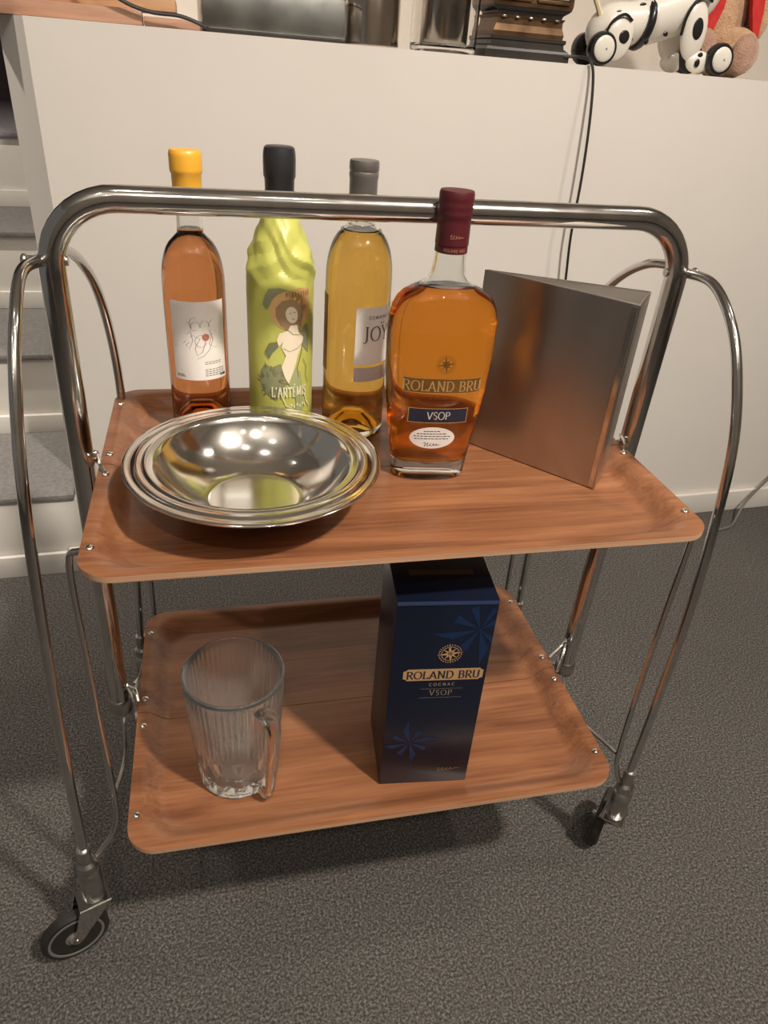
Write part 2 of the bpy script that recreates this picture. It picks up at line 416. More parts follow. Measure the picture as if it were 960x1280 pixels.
bk = [(.203, .795), (.25, .787), (.30, .757), (.341, .712), (.364, .65), (.374, .58), (.382, .45), (.386, .3), (.386, .178)]
bow([(x, y, z) for x, (y, z) in zip((-.318, -.307, -.300, -.296, -.293, -.293, -.298, -.306, -.312), bk)])
bow([(x, y, z) for x, (y, z) in zip((.318, .307, .303, .302, .303, .305, .309, .31, .312), bk)])
for sx in (-1, 1):   # joint screws where the bows meet the handle
    b = B(); b.cyl((sx*.300, HY, .789), (sx*.334, HY, .789), .0042, 12); b.ball((sx*.336, HY, .789), (.004, .006, .006), 8)
    T(b, 'joint_bolt', dull_chrome)
# inner support wires: under the tray corner, down and bent out to the caster
for pts in ([(-.285, .058, .5735), (-.304, .060, .572), (-.3150, .062, .556), (-.3165, .063, .45), (-.3165, .064, .33), (-.3165, .063, .215), (-.322, .056, .180), (-.338, .044, .160), (-.350, .034, .153)],
            [(.285, .043, .5735), (.301, .043, .571), (.3095, .043, .556), (.31, .043, .45), (.311, .043, .33), (.312, .040, .215), (.316, .036, .18), (.324, .032, .16), (.331, .029, .153)],
            [(-.282, .385, .5735), (-.284, .386, .55), (-.286, .386, .40), (-.288, .386, .215), (-.293, .386, .18), (-.302, .386, .16), (-.312, .386, .153)],
            [(.281, .385, .5735), (.283, .386, .55), (.283, .386, .40), (.284, .386, .215), (.289, .386, .18), (.30, .386, .16), (.312, .386, .153)]):
    T(B().tube(smooth_path(pts, 5), .0034, 10), 'support_wire', chrome)
# links that carry the lower tray from the handle foot
for sx, xe, ze in ((-1, -.3205, .232), (1, .3095, .212)):
    xi = -.294 if sx < 0 else .262
    T(B().tube(smooth_path([(xe-sx*.002, HY, ze-.006), (xe-sx*.006, .150, ze-.035), (-.3165 if sx < 0 else .311, .064 if sx < 0 else .043, ze-.004)], 5), .0026, 8), 'folding_link', dull_chrome)
    T(B().tube(smooth_path([(xe-sx*.004, HY, ze-.004), (xe-sx*.014, .27, ze-.03), (sx*.287, .384, ze-.008)], 5), .0026, 8), 'folding_link', dull_chrome)
    b = B(); b.tube(smooth_path([(xe-sx*.010, HY, .262), (xe-sx*.022, .190, .268), (xi, .174, LZ+.003)], 4), .0022, 8)
    b.tube(smooth_path([(xe-sx*.010, HY, .268), (xe-sx*.020, .185, .252), (xi, .148, LZ+.003)], 4), .0022, 8)
    T(b, 'tray_hook', silver)
    b = B(); b.cyl((sx*.289, .215, .5775), (sx*.312, .205, .588), .0030, 10); b.tube(smooth_path([(sx*.302, .206, .594), (sx*.298, .188, .592), (sx*.292, .178, .587)], 4), .0018, 8)
    b.ball((sx*.304, .206, .594), .0042, 6)
    T(b, 'tray_hook', silver)
# casters
def caster(x, y, ang, R=.0425, off=0):
    c = B()
    c.lathe([(.0056, .186), (.0078, .186), (.0078, .164), (.0112, .160), (.0112, .148), (.0095, .146), (.0128, .142), (.0128, .098), (.0105, .094)], 24, (x, y, 0))
    h = T(c, 'caster', dull_chrome)
    d = Vector((cos(ang), sin(ang), 0)); n = Vector((-sin(ang), cos(ang), 0)); O = Vector((x, y, 0))
    W = O+d*.030+n*off+Vector((0, 0, R+.0006))
    f = B()
    def quadprism(P, th, nrm):
        f.rings([[tuple(p-nrm*th/2) for p in P], [tuple(p+nrm*th/2) for p in P]])
    top = .094
    z = Vector((0, 0, 1))
    quadprism([O-d*.016-n*.014+z*top, O+d*.020-n*.014+z*top, O+d*.020+n*.014+z*top, O-d*.016+n*.014+z*top], .003, z)
    for s in (-1, 1):
        P = [O-d*.016+n*.014*s+z*top, O+d*.020+n*.014*s+z*top, W+d*.005+n*(.0115*s-0)-z*.004, W-d*.005+n*.0115*s-z*.004]
        quadprism(P, .0022, n)
    f.cyl(tuple(W-n*.014), tuple(W+n*.014), .0032, 12)
    f.mk('fork', chrome, h)
    def disc(prof, name, m):
        q = B(); q.lathe(prof, 36, (0, 0, 0))
        rot = n.to_track_quat('Z', 'Y').to_matrix()
        for v in q.bm.verts: v.co = rot @ v.co + W
        q.mk(name, m, h)
    disc([(R-.0070, -.0068), (R-.003, -.0068), (R, -.004), (R, .004), (R-.003, .0068), (R-.0070, .0068)], 'tyre', rubber)
    q_ = [(.0040, .0100), (.0075, .0098), (.010, .0070), (.020, .0062), (R-.011, .0056), (R-.0095, .0075), (R-.0068, .0075)]
    disc([(r_, -z_) for r_, z_ in q_]+list(reversed(q_)), 'wheel', hubcap)
caster(-.352, .033, radians(200), R=.039)
caster(.331, .029, radians(46), R=.043, off=.015)
caster(-.312, .386, radians(60))
caster(.312, .386, radians(120))

# ------------------------------------------------------------------ bottles
TS = UZ-.017+.0005      # surface of the upper tray
clear = glass('clear_glass', (.97, .98, .97), 0, 1.45)
def bottle(name, x, y, outer, wall, punt, liq_top, liq_mat, glass_mat=clear, rot=0):
    """outer: (z,r) from the foot to the lip"""
    o = empty(name, (x, y, TS), rot)
    zr = [(r, z) for z, r in outer]
    inner = [(max(r-wall, .004), z) for r, z in zr]
    b = B()
    prof = [(.0006, punt), (.010, punt*.97), (.018, punt*.62), (.0245, .0035), (.028, .0)]+[p for p in zr if p[1] > .0005]
    zfl = .006
    inn = [p for p in reversed(inner) if p[1] > .016]
    prof += inn+[(zr[3][0]-wall-.004, zfl+.003), (.0255, zfl), (.019, punt*.62+.004), (.010, punt+.0035), (.0006, punt+.004)]
    b.rings([[(r*cos(2*pi*j/56), r*sin(2*pi*j/56), z) for j in range(56)] for r, z in prof])
    g = b.mk('glass_body', glass_mat, o)
    l = B(); e = .0002
    lp = [(.0006, punt+.004-e), (.010, punt+.0035-e), (.019, punt*.62+.004-e), (.0255, zfl-e), (zr[3][0]-wall-.004+e, zfl+.003-e)]
    ii = [(r+e, z) for r, z in inner if .016 < z < liq_top]
    lp += ii+[(ii[-1][0]-.0002, liq_top), (.0006, liq_top-.0005)]
    l.rings([[(r*cos(2*pi*j/56), r*sin(2*pi*j/56), z) for j in range(56)] for r, z in lp])
    l.mk('liquid', liq_mat, o)
    return o
def bord(R, hs, neck, top):     # straight body, round shoulder, neck
    out = [(0, R-.004), (.0015, R-.0012), (.005, R-.0002), (.010, R), (.03, R), (.06, R), (.09, R), (.12, R), (hs-.02, R), (hs, R*.995)]
    sh = neck[0]-hs
    for i in range(1, 10):
        t = i/10; out.append((hs+sh*t, neck[1]+(R*.995-neck[1])*(1-smoothstep(t)**1.0*(1))*1.0 if False else neck[1]+(R*.995-neck[1])*math.sqrt(max(0, 1-t**2.2))))
    out += [(neck[0]+.004, neck[1]), (neck[0]+.02, neck[1]*.97), (top, neck[1]*.95)]
    return out
def cyl_wrap(Rf, a0):
    def f(x, y, e):
        R = Rf(y) if callable(Rf) else Rf
        a = a0+x/(Rf(.1) if callable(Rf) else Rf)
        return Vector(((R+e)*sin(a), -(R+e)*cos(a), y))
    return f
def cam_ang(x, y):    # angle (about z, from -y) that faces the camera
    return math.atan2(CAM.x-x, -(CAM.y-y))

# bottle 1 : amber-pink wine, yellow capsule
rose = glass('rose_amber_wine', (.86, .34, .13), 0, 1.34)
gold = glass('golden_wine', (.95, .57, .13), 0, 1.34)
cognac = glass('amber_cognac', (.90, .32, .035), 0, 1.35)
x, y = -.196, .3585
b1 = bottle('wine_bottle', x, y, bord(.0352, .158, (.213, .0142), .296), .0026, .022, .222, rose)
tag(b1, 'wine bottle with yellow capsule and amber-pink wine, leftmost bottle on the upper tray', 'bottle', 'bottles on the upper tray')
cap = noisy('yellow_capsule', (.80, .40, .035), (.84, .44, .045), 20, .35)
b = B(); b.lathe([(.0144, .2515), (.0150, .252), (.0154, .262), (.0156, .2765), (.0168, .278), (.0170, .281), (.0170, .294), (.0165, .2975), (.0150, .2995), (.004, .2997)], 40)
b.mk('capsule', cap, b1)
a0 = cam_ang(x, y)+.02; W1 = cyl_wrap(.0352, a0)
a = Art(W1); a.rect(-.0315, .0345, .0575, .150); a.mk('label', paper, b1, .00025)
a = Art(W1, 0)
a.stroke([(-.012+.010*t*3+.0022*sin(t*19), .1235+.0035*cos(t*19)+.002*t) for t in [i/60 for i in range(61)]], .0007, .0002)
a.stroke([(-.004+.0045*cos(t), .125+.0075*sin(t)) for t in [1+i*.25 for i in range(18)]], .0007, .0002)
a.stroke(smooth_2 := [(-.028, .098), (-.016, .103), (-.006, .112), (.002, .108), (-.004, .097), (-.002, .088), (.004, .092), (.010, .110), (.016, .113), (.012, .101), (.020, .096), (.030, .100)], .0009, .0003)
a.stroke([(.003+.006*cos(t)*1.1, .105+.007*sin(t)) for t in [i*.3 for i in range(21)]], .0008, .0003)
a.stroke([(-.012, .113), (-.008, .118), (-.006, .106), (-.010, .096), (-.014, .100), (-.010, .104)], .0008, .0003)
a.stroke([(.013, .118), (.017, .106), (.012, .094), (.005, .087), (-.002, .084)], .0009, .0003)
for r in range(2):
    for k in range(5): a.rect(.006+k*.0042, .0094+k*.0042, .079-r*.0022, .0799-r*.0022)
a.mk('script_lettering', greyink, b1, .0005)
a = Art(W1, 0)
for r in range(4): 
    for k in range(6): a.rect(.006+k*.0042, .0092+k*.0042, .070-r*.0025, .0707-r*.0025)
for r in range(2): a.rect(-.028, -.0245, .0635-r*.002, .0643-r*.002).rect(-.0238, -.019+r*.002, .0635-r*.002, .0643-r*.002)
a.rect(.025, .0265, .0605, .0635).rect(.0272, .028, .0605, .0635).rect(.0287, .0325, .0605, .0635)
tag(a.mk('fine_print', ink, b1, .0005), kind='stuff')
a = Art(W1, 0); a.ell(.0085, .1095, .0042, .0042, 18); a.mk('red_seal', mat('brick_red_ink', (.42, .13, .08), .6), b1, .0007)

# bottle 2 : wrapped in yellow-green printed paper
x, y = -.098, .3585
b2 = empty('wrapped_bottle', (x, y, TS)); tag(b2, 'bottle wrapped in yellow-green printed paper with black capsule, between two wine bottles', 'bottle', 'bottles on the upper tray')
def R2(z):
    return interp([(0, .0375), (.004, .0388), (.17, .0392), (.18, .0388), (.20, .0350), (.215, .0295), (.228, .0240), (.2375, .0200), (.2445, .0176)], z)
b = B(); rings = []
zz = [0, .002, .006]+[.02+.015*i for i in range(10)]+[.160+.0027*i for i in range(33)]
def tri_(v): v = v % 1; return abs(v-.5)*2
for z in zz:
    rg = []; k = smoothstep((z-.158)/.030); top = min(1, max(.25, (.252-z)/.05))
    for j in range(120):
        t = 2*pi*j/120; R = R2(z)
        wv = noise.noise(Vector((cos(t), sin(t), z*14)))*.5
        d = .0042*(tri_(t*3/(2*pi)*1.0+z*17+wv)-.5)+.0036*(tri_(t*5/(2*pi)-z*23+wv*1.4)-.5)+.0022*(tri_(t*9/(2*pi)+z*41+wv*2)-.5)+.0045*noise.noise(Vector((cos(t)*1.3, sin(t)*1.3, z*22)))
        d = k*(d*top*.85-.0018*(1-smoothstep((z-.17)/.03)))
        rg.append(((R+d)*cos(t), (R+d)*sin(t), z))
    rings.append(rg)
b.rings(rings)
wrapm = noisy('yellow_green_paper', (.50, .51, .11), (.57, .575, .14), 9, .38, bump=.1, bscale=30)
wr = b.mk('paper_wrap', wrapm, b2, ang=12)
b = B(); b.lathe([(.0150, .236), (.0162, .2365), (.0158, .262), (.0162, .276), (.0174, .2785), (.0176, .296), (.0172, .302), (.0162, .3065), (.014, .308), (.004, .3082)], 40)
b.mk('capsule', noisy('black_capsule', (.018, .018, .019), (.03, .03, .032), 20, .35), b2)
W2 = cyl_wrap(lambda z: R2(z), cam_ang(x, y)+.0)
def A2(fs, m, nm, e):
    a = Art(W2, .003); fs(a); return a.mk(nm, m, wr, e)
# coordinates: photo label box u in px (scale ~ .0795/.. ), built from a small px->m helper
def q(u, v): return ((u-350)/1020*1.06, .169-(v-345)/993)
def Q(*pts): return [q(*p) for p in pts]
olive = mat('olive_ink', (.24, .25, .13), .6); sage = mat('sage_green_ink', (.36, .40, .18), .6); dgreen = mat('dark_olive_ink', (.17, .18, .09), .6)
peach = mat('peach_ink', (.66, .40, .16), .55); skin = mat('pale_ink', (.80, .70, .52), .55); brown = mat('brown_ink', (.33, .22, .11), .6)
ivory = mat('ivory_ink', (.78, .76, .50), .5)
A2(lambda a: (a.poly(Q((333, 355), (338, 347), (350, 346), (360, 349), (352, 357), (340, 364), (335, 372), (330, 366))),
              a.poly(Q((326, 445), (332, 436), (340, 439), (350, 434), (358, 450), (352, 470), (344, 480), (333, 474), (325, 462))),
              a.poly(Q((372, 395), (383, 388), (388, 405), (386, 425), (378, 416), (370, 405)))), olive, 'leaf_print', .0004)
A2(lambda a: (a.ell(*q(361, 371), .0235, .0225, 28), a.poly(Q((352, 350), (372, 346), (386, 348), (387, 370), (384, 384), (376, 374)))), peach, 'halo_print', .0006)
A2(lambda a: (a.poly(Q((350, 388), (345, 378), (345, 368), (352, 360), (362, 358), (372, 364), (377, 376), (374, 388), (376, 396), (368, 392), (360, 396)))), brown, 'hair_print', .0008)
def thorns(a):
    for k in range(26):
        t = k*2.399; rr_ = 6+10*((k*37 % 10)/10)
        cx, cy = 341+rr_*cos(t), 457+rr_*sin(t)*1.2
        a.poly(Q((cx, cy), (cx+7*cos(t+.25), cy+8*sin(t+.25)), (cx+3*cos(t-.5), cy+3*sin(t-.5))))
    a.poly(Q((332, 421), (337, 410), (345, 408), (349, 412), (342, 420), (337, 429)))
A2(thorns, dgreen, 'leaf_print', .0009)
A2(lambda a: (a.poly(Q((346, 405), (349, 397), (358, 394), (361, 388), (369, 388), (370, 396), (377, 404), (374, 416), (370, 424), (366, 440), (359, 459), (355, 452), (351, 438), (356, 424), (351, 414), (353, 407), (348, 413))),
              a.ell(*q(362.5, 376), .0070, .0098, 16, .25)), skin, 'figure_print', .0011)
A2(lambda a: (a.poly(Q((359, 459), (366, 440), (374, 446), (377, 470), (378, 492), (384, 503), (366, 505), (368, 480))),
              a.poly(Q((334, 494), (344, 488), (356, 494), (352, 504), (340, 506))), ), sage, 'drapery_print', .0010)
def marks(a):
    a.stroke(Q((358, 393), (364, 399), (372, 400), (378, 394)), .0008, .0005)
    a.stroke(Q((353, 415), (360, 419), (369, 416), (376, 410)), .0007, .0004)
    a.stroke(Q((376, 410), (374, 424), (369, 440), (371, 452)), .0007, .0005)
    a.stroke(Q((377, 430), (382, 440), (381, 452), (386, 462)), .0007, .0005)
    a.stroke(Q((359.5, 374), (361.5, 374.3)), .0008); a.stroke(Q((364.5, 373), (366.5, 373.2)), .0008); a.stroke(Q((362.6, 381), (365.4, 380.4)), .0008)
    a.stroke(Q((343, 498), (346, 493), (351, 496), (348, 500), (345, 498)), .0010)
    a.stroke(Q((333, 500), (340, 505), (350, 504), (358, 499)), .0009)
    for i in range(9): a.stroke(Q((356+i*3.4, 350.5-(i*.15)), (356.6+i*3.4, 356-(i*.1))), .0008)
tag(A2(marks, dgreen, 'outline_print', .0014), kind='stuff')
a = Art(W2, .003); cx, cy = q(361, 476); a.text("L'ARTÉMIS", cx-.0005, cy, .0130, .12, .07, .10, serif=False, xs=.52); 
a.stroke(Q((351, 474), (356, 484), (364, 487)), .0011, .0006); a.stroke(Q((379, 474), (383, 484), (388, 488)), .0011, .0006)
for i in range(7): a.ell(*q(362+i*3.6, 484+(i % 2)*1.5), .0011, .0014, 8)
a.mk('lettering', ivory, wr, .0017)

# bottle 3 : golden wine, grey capsule, label turned to the right
x, y = -.014, .306
b3 = bottle('wine_bottle', x, y, bord(.0376, .182, (.2375, .0146), .300), .0026, .026, .236, gold)
tag(b3, 'wine bottle with grey capsule and golden wine, directly behind the silver bowl rim', 'bottle', 'bottles on the upper tray')
b = B(); b.lathe([(.0146, .2565), (.0151, .257), (.0149, .270), (.0150, .286), (.0156, .2885), (.0156, .292), (.0150, .2935), (.0157, .295), (.0157, .3015), (.0150, .304), (.004, .3042)], 40)
b.mk('capsule', noisy('grey_capsule', (.16, .145, .135), (.22, .20, .185), 30, .38, .5), b3)
W3 = cyl_wrap(.0376, cam_ang(x, y)+.62)
a = Art(W3); a.rect(-.024, .040, .095, .1605); a.mk('label', paper, b3, .00025)
a = Art(W3); a.rect(-.024, .040, .0745, .0915); a.mk('lower_label', noisy('mauve_grey_label_paper', (.42, .35, .33), (.46, .39, .36), 40, .6), b3, .00025)
a = Art(W3, .003); a.text('DOMAINE DE', .0085, .1475, .0038, .13, .10, .35, serif=False); a.mk('lettering', ink, b3, .0005); a = Art(W3, .003); a.text('JOY', .0025, .1225, .0165, .12, .05, .12)
a.ell(.0075, .1425, .0009, .0009, 8).ell(.011, .1425, .0009, .0009, 8); a.mk('lettering', mat('brown_grey_ink', (.10, .08, .07), .6), b3, .0005); a = Art(W3, .003)
for k in range(7): a.rect(.0, .004, .0800, .0803) if k == 0 else a.rect(-.002+k*.0042, .0012+k*.0042, .0815, .0824)
a.mk('fine_print', greyink, b3, .0005)['kind'] = 'stuff'
W3b = cyl_wrap(.0376, cam_ang(x, y)-1.62)
a = Art(W3b); a.rect(-.026, .0215, .080, .168); a.mk('back_label', noisy('bronze_back_label', (.19, .075, .022), (.25, .11, .03), 20, .5), b3, .00025)

# bottle 4 : flattened cognac bottle
x, y = .051, .186; CR = radians(-4.5)
b4 = empty('cognac_bottle', (x, y, TS), CR)
tag(b4, 'broad-shouldered clear cognac bottle with dark red capsule, nearest bottle on the upper tray', 'bottle', 'bottles on the upper tray')
prof4 = [(0, .0385, .0215), (.0015, .0405, .0235), (.006, .0418, .0245), (.02, .0430, .0255), (.043, .0458, .0275), (.0735, .0503, .0295), (.0975, .0532, .0305), (.1285, .0555, .0315), (.150, .0563, .0315), (.165, .0565, .0312),
         (.178, .0555, .0305), (.188, .0530, .029), (.196, .0490, .027), (.202, .0430, .0245), (.2065, .0350, .0215), (.210, .0270, .019), (.2145, .0205, .017), (.221, .0172, .0158), (.232, .0156, .0152), (.245, .0150, .0150)]
def sect(a, b, z, n=64, e=2.5):
    ex = 2/e if a > .022 else 1.0
    return [(math.copysign(abs(cos(t))**ex, cos(t))*a, math.copysign(abs(sin(t))**ex, sin(t))*b, z) for t in [2*pi*j/n for j in range(n)]]
wt = .0028
b = B(); out4 = [sect(a, c, z) for z, a, c in prof4]
inn4 = [sect(a-wt, c-wt, z) for z, a, c in prof4 if z > .025]
fill4 = [sect(prof4[3][1]-wt-.001, prof4[3][2]-wt-.001, .0225), sect(.030, .014, .0185), sect(.001, .001, .0185)]
b.rings([sect(.001, .001, .005), sect(.030, .014, .0035), sect(.0355, .0185, .0008)]+out4+list(reversed(inn4))+fill4)
b.mk('glass_body', clear, b4)
l = B(); e = .0002
li = [sect(a-wt+e, c-wt+e, z) for z, a, c in prof4 if .025 < z <= .2066]
l.rings([sect(.001, .001, .0185-e), sect(.030, .014, .0185-e), sect(prof4[3][1]-wt-.001+e, prof4[3][2]-wt-.001+e, .0225-e)]+li+[sect(.0290, .0183, .2088), sect(.001, .001, .2086)])
l.mk('liquid', cognac, b4)
b = B(); b.lathe([(.0153, .2405), (.0160, .241), (.0158, .2475), (.0163, .248), (.0160, .268), (.0158, .2715), (.0165, .273), (.0166, .277), (.0163, .2785), (.0166, .28), (.0166, .2845), (.0163, .286), (.0166, .2875), (.0166, .293), (.0158, .2955), (.004, .296)], 40)
cp4 = b.mk('capsule', noisy('burgundy_capsule', (.068, .008, .012), (.09, .011, .016), 20, .42), b4)
def W4(x, y, e):
    a = interp([(z, q_) for z, q_, _ in prof4], y); c = interp([(z, q_) for z, _, q_ in prof4], y)
    return Vector((x, -(c*max(0, 1-abs(x/a)**2.5)**(1/2.5))-e, y))
etch = noisy('dark_gold_print', (.17, .075, .018), (.24, .115, .03), 30, .35, .4)
goldp = mat('pale_gold_print', (.62, .40, .16), .35, .5)
a = Art(W4, .003); compass(a, .001, .1375, .0118); a.mk('compass_emblem', etch, b4, .0004)
a = Art(W4, .003); a.rect(-.0405, .0415, .1065, .1225); a.mk('name_band', etch, b4, .0003)
a = Art(W4, .003); a.frame(-.0405, .0415, .1065, .1225, .0005); a.text('ROLAND BRU', .0005, .1088, .0108, .15, .07, .13); a.mk('lettering', goldp, b4, .0006)
a = Art(W4, .003); a.text('COGNAC', .0005, .1000, .0036, .14, .09, .5, serif=False)
for k in range(12): a.rect(-.016+k*.0028, -.0145+k*.0028, .1042, .1048)
a.mk('lettering', etch, b4, .0005)
a = Art(W4, .003); a.rect(-.0325, .0310, .0725, .0895); a.mk('blue_label', noisy('navy_label', (.012, .015, .03), (.02, .024, .045), 20, .4), b4, .0004)
a = Art(W4, .003); a.frame(-.0325, .0310, .0725, .0895, .0007); a.mk('label_border', goldp, b4, .0007)
a = Art(W4, .003); a.text('VSOP', -.0005, .0768, .0085, .13, .07, .10, serif=False); a.mk('lettering', mat('pale_grey_print', (.5, .48, .48), .4), b4, .0007)
a = Art(W4, .003); a.stroke([(-.004+.003*sin(t*2.2), .074+.013*t/6+.001*cos(t*3)) for t in [i*.15 for i in range(41)]], .0004); a.mk('monogram', etch, b4, .0009)
a = Art(W4, .003); a.ell(-.004, .0545, .0245, .0130, 32); a.mk('oval_label', paper, b4, .0004)
a = Art(W4, 0)
for r, (hw, yy) in enumerate(((.010, .0625), (.017, .0595), (.020, .0565), (.019, .0535))):
    xk = -hw
    while xk < hw-.002:
        Lw = .002+.0022*random.random(); a.rect(-.004+xk, -.004+min(xk+Lw, hw), yy-.0004, yy+.0004); xk += Lw+.0009
a.stroke([(-.013+.017*t+.0012*sin(t*34), .0465+.0022*sin(t*31+.6)*(1.2-t)) for t in [i/60 for i in range(61)]], .0005)
tag(a.mk('fine_print', ink, b4, .0006), kind='stuff')
Wc = cyl_wrap(.0162, 0)
a = Art(Wc, .002); a.text('ROLAND BRU', 0, .2428, .0028, .16, .10, .2, serif=False, xs=.9); a.stroke([(-.006+.013*t+.001*sin(t*34), .2565+.0022*sin(t*31)*(1.1-t)) for t in [i/50 for i in range(51)]], .0005); a.mk('lettering', mat('faded_gold_print', (.34, .15, .09), .4), cp4, .0004)

def refit(root, loc, k):
    """taller shoulder and slimmer body, foot kept on the tray"""
    root.location = (loc[0], loc[1], TS)
    todo = list(root.children)
    while todo:
        o = todo.pop(); todo += list(o.children)
        for v in o.data.vertices:
            z = v.co.z; v.co = (v.co.x*k, v.co.y*k, z+(.0165-.042*z)*smoothstep(z/.04))
refit(b1, (-.1952, .3215), .965); refit(b2, (-.1010, .3195), .965)

# ------------------------------------------------------------------ bowl
bw = empty('silver_bowl', (-.1445, .1375, TS)); tag(bw, 'shallow silver bowl with broad stepped rim, at left front of the upper tray', 'bowl')
ri = [(.0006, .0046), (.044, .0046), (.0475, .0052), (.054, .0080), (.0655, .0140), (.077, .0225), (.087, .0335), (.0940, .0450), (.0960, .0492), (.0980, .0505), (.1010, .0512), (.1020, .0518), (.1035, .0522), (.1048, .0516), (.1100, .0512), (.1112, .0516), (.1126, .0520), (.1140, .0512), (.1190, .0500), (.1205, .0505), (.1225, .0508), (.1242, .0505), (.1254, .0496), (.1250, .0482), (.1235, .0480)]
ro = [(.1150, .0482), (.1050, .0480), (.0990, .0478), (.0950, .0415), (.0875, .0315), (.0765, .0205), (.0635, .0115), (.052, .0055), (.0445, .0025), (.0435, .0005), (.0405, .0005), (.0395, .0025), (.0006, .0025)]
B().lathe(list(reversed(ro))+list(reversed(ri)) if False else ri+ro, 128).mk('bowl_body', silver, bw)

# ------------------------------------------------------------------ steel wedge
wd = empty('steel_wedge', (.205, .185, TS)); tag(wd, 'brushed steel three-sided block standing beside the cognac bottle', 'block')
tri = [Vector((.1150, .2575, 0)), Vector((.2305, .1235, 0)), Vector((.2715, .1745, 0))]
ce = Vector((.205, .185, 0))
def triring(z, ins, rc=.0018):
    P = [p-ce for p in tri]; c = sum(P, Vector())/3; out = []
    n = 3; ins_l = []
    for i in range(n):       # inset by edge offset
        a_, b_, c_ = P[i-1], P[i], P[(i+1) % n]
        e1 = (b_-a_).normalized(); e2 = (c_-b_).normalized()
        n1 = Vector((-e1.y, e1.x, 0)); n2 = Vector((-e2.y, e2.x, 0))
        h = (n1+n2); h = h/(h.dot(n1)); ins_l.append((b_+h*ins, e1, e2))
    for p, e1, e2 in ins_l:
        out += [tuple(p-e1*rc+Vector((0, 0, z))), tuple(p-(e1-e2)*rc*.28+Vector((0, 0, z))), tuple(p+e2*rc+Vector((0, 0, z)))]
    return out
b = B(); b.rings([triring(.0, .0008), triring(.0008, 0), triring(.2072, 0), triring(.208, .0008), triring(.208, .0022), triring(.2065, .0024)], cap=True)
b.mk('steel_body', brushed, wd, ang=25)
b = B(); b.rings([triring(.2066, .0026), triring(.2072, .0026)]); b.mk('lid_plate', noisy('dull_steel', (.20, .18, .16), (.25, .225, .20), 12, .5, .85), wd, ang=25)
P = [p-ce for p in tri]; e1 = (P[1]-P[0]).normalized(); nn_ = Vector((e1.y, -e1.x, 0))
b = B(); s0 = P[1]-e1*.0075+nn_*.0001; s1 = P[1]-e1*.0025+nn_*.0001
b.rings([[tuple(s0+Vector((0, 0, .003))), tuple(s1+Vector((0, 0, .003))), tuple(s1+nn_*.0006+Vector((0, 0, .003))), tuple(s0+nn_*.0006+Vector((0, 0, .003)))],
         [tuple(s0+Vector((0, 0, .205))), tuple(s1+Vector((0, 0, .205))), tuple(s1+nn_*.0006+Vector((0, 0, .205))), tuple(s0+nn_*.0006+Vector((0, 0, .205)))]])
b.mk('folded_seam', silver, wd)

# ------------------------------------------------------------------ lower tray things
TL = LZ-.017+.0005
bx = empty('gift_box', (0, 0, TL)); tag(bx, 'tall dark blue cognac carton with gold lettering on the lower tray', 'box')
BA = radians(-5.9); bx.location = (-.017, .0215, TL); bx.rotation_euler[2] = BA
BWd, BD, BH = .1035, .100, .2735
navy = noisy('navy_carton', (.0035, .006, .016), (.006, .010, .026), 5, .28)
b = B().box(0, BWd, 0, BD, 0, BH, .0009); b.mk('carton', navy, bx)
b = B().box(.0006, BWd-.0006, -.0006, -.0001, BH-.0045, BH-.0004); b.mk('lid_flap', mat('paler_blue_edge', (.03, .05, .12), .3), bx)  # strip of paler blue along the top front edge
WB = lambda x, y, e: Vector((x, -e, y))
gd = mat('gold_foil_print', (.60, .36, .17), .4, .3)
blue = mat('blue_star_print', (.006, .022, .070), .3)
a = Art(WB, 0)
for cx, cy, R in ((.030, .070, .036), (.088, .236, .050)):
    a = Art(WB, 0)
    for k in range(8):
        t = k*pi/4+.1; L = R*(1 if k % 2 == 0 else .62)
        pts = [(cx+L*cos(t)-.0*sin(t), cy+L*sin(t)), (cx+R*.6*cos(t+.34), cy+R*.6*sin(t+.34)), (cx, cy)]
        pts2 = [(min(max(px, .0008), BWd-.0008), min(max(py, .0008), BH-.006)) for px, py in pts]
        a.poly(pts2)
    a.mk('star_print', blue, bx, .0003)
a = Art(WB, 0); compass(a, .061, .2040, .0150); a.mk('compass_emblem', gd, bx, .0005)
a = Art(WB, 0); a.poly([(.014, .1695), (.018, .1680), (.018, .1665), (.101-.005, .1665), (.0965, .168), (.100, .1695), (.100, .1800), (.0965, .1815), (.0965, .183), (.018, .183), (.018, .1815), (.014, .180)]); a.mk('name_band', gd, bx, .0004)
a = Art(WB, 0); a.text('ROLAND BRU', .057, .1695, .0103, .16, .07, .13); a.mk('lettering', mat('navy_ink', (.02, .02, .035), .5), bx, .0007)
a = Art(WB, 0); a.text('COGNAC', .057, .1585, .0040, .16, .11, .5, serif=False); a.mk('lettering', mat('grey_gold_print', (.40, .31, .23), .4, .3), bx, .0005); a = Art(WB, 0); a.text('VSOP', .057, .1445, .0075, .10, .05, .22)
a.rect(.034, .080, .1540, .1543).rect(.034, .080, .1408, .1411)
a.mk('lettering', mat('grey_gold_print', (.40, .31, .23), .4, .3), bx, .0005)
a = Art(WB, 0); a.stroke([(.066+.026*t+.0016*sin(t*34), .0215+.0036*sin(t*31+.6)*(1.1-t)+.003*t) for t in [i/60 for i in range(61)]], .0006); a.mk('signature', mat('dim_gold_print', (.33, .22, .11), .4, .3), bx, .0005)
WT = lambda x, y, e: Vector((x, y, BH+e))
dg = mat('faint_gold_print', (.10, .05, .025), .4)
a = Art(WT, 0); a.rect(.018, .086, .042, .052); compass(a, .052, .068, .010, False); a.mk('top_print', dg, bx, .0003)

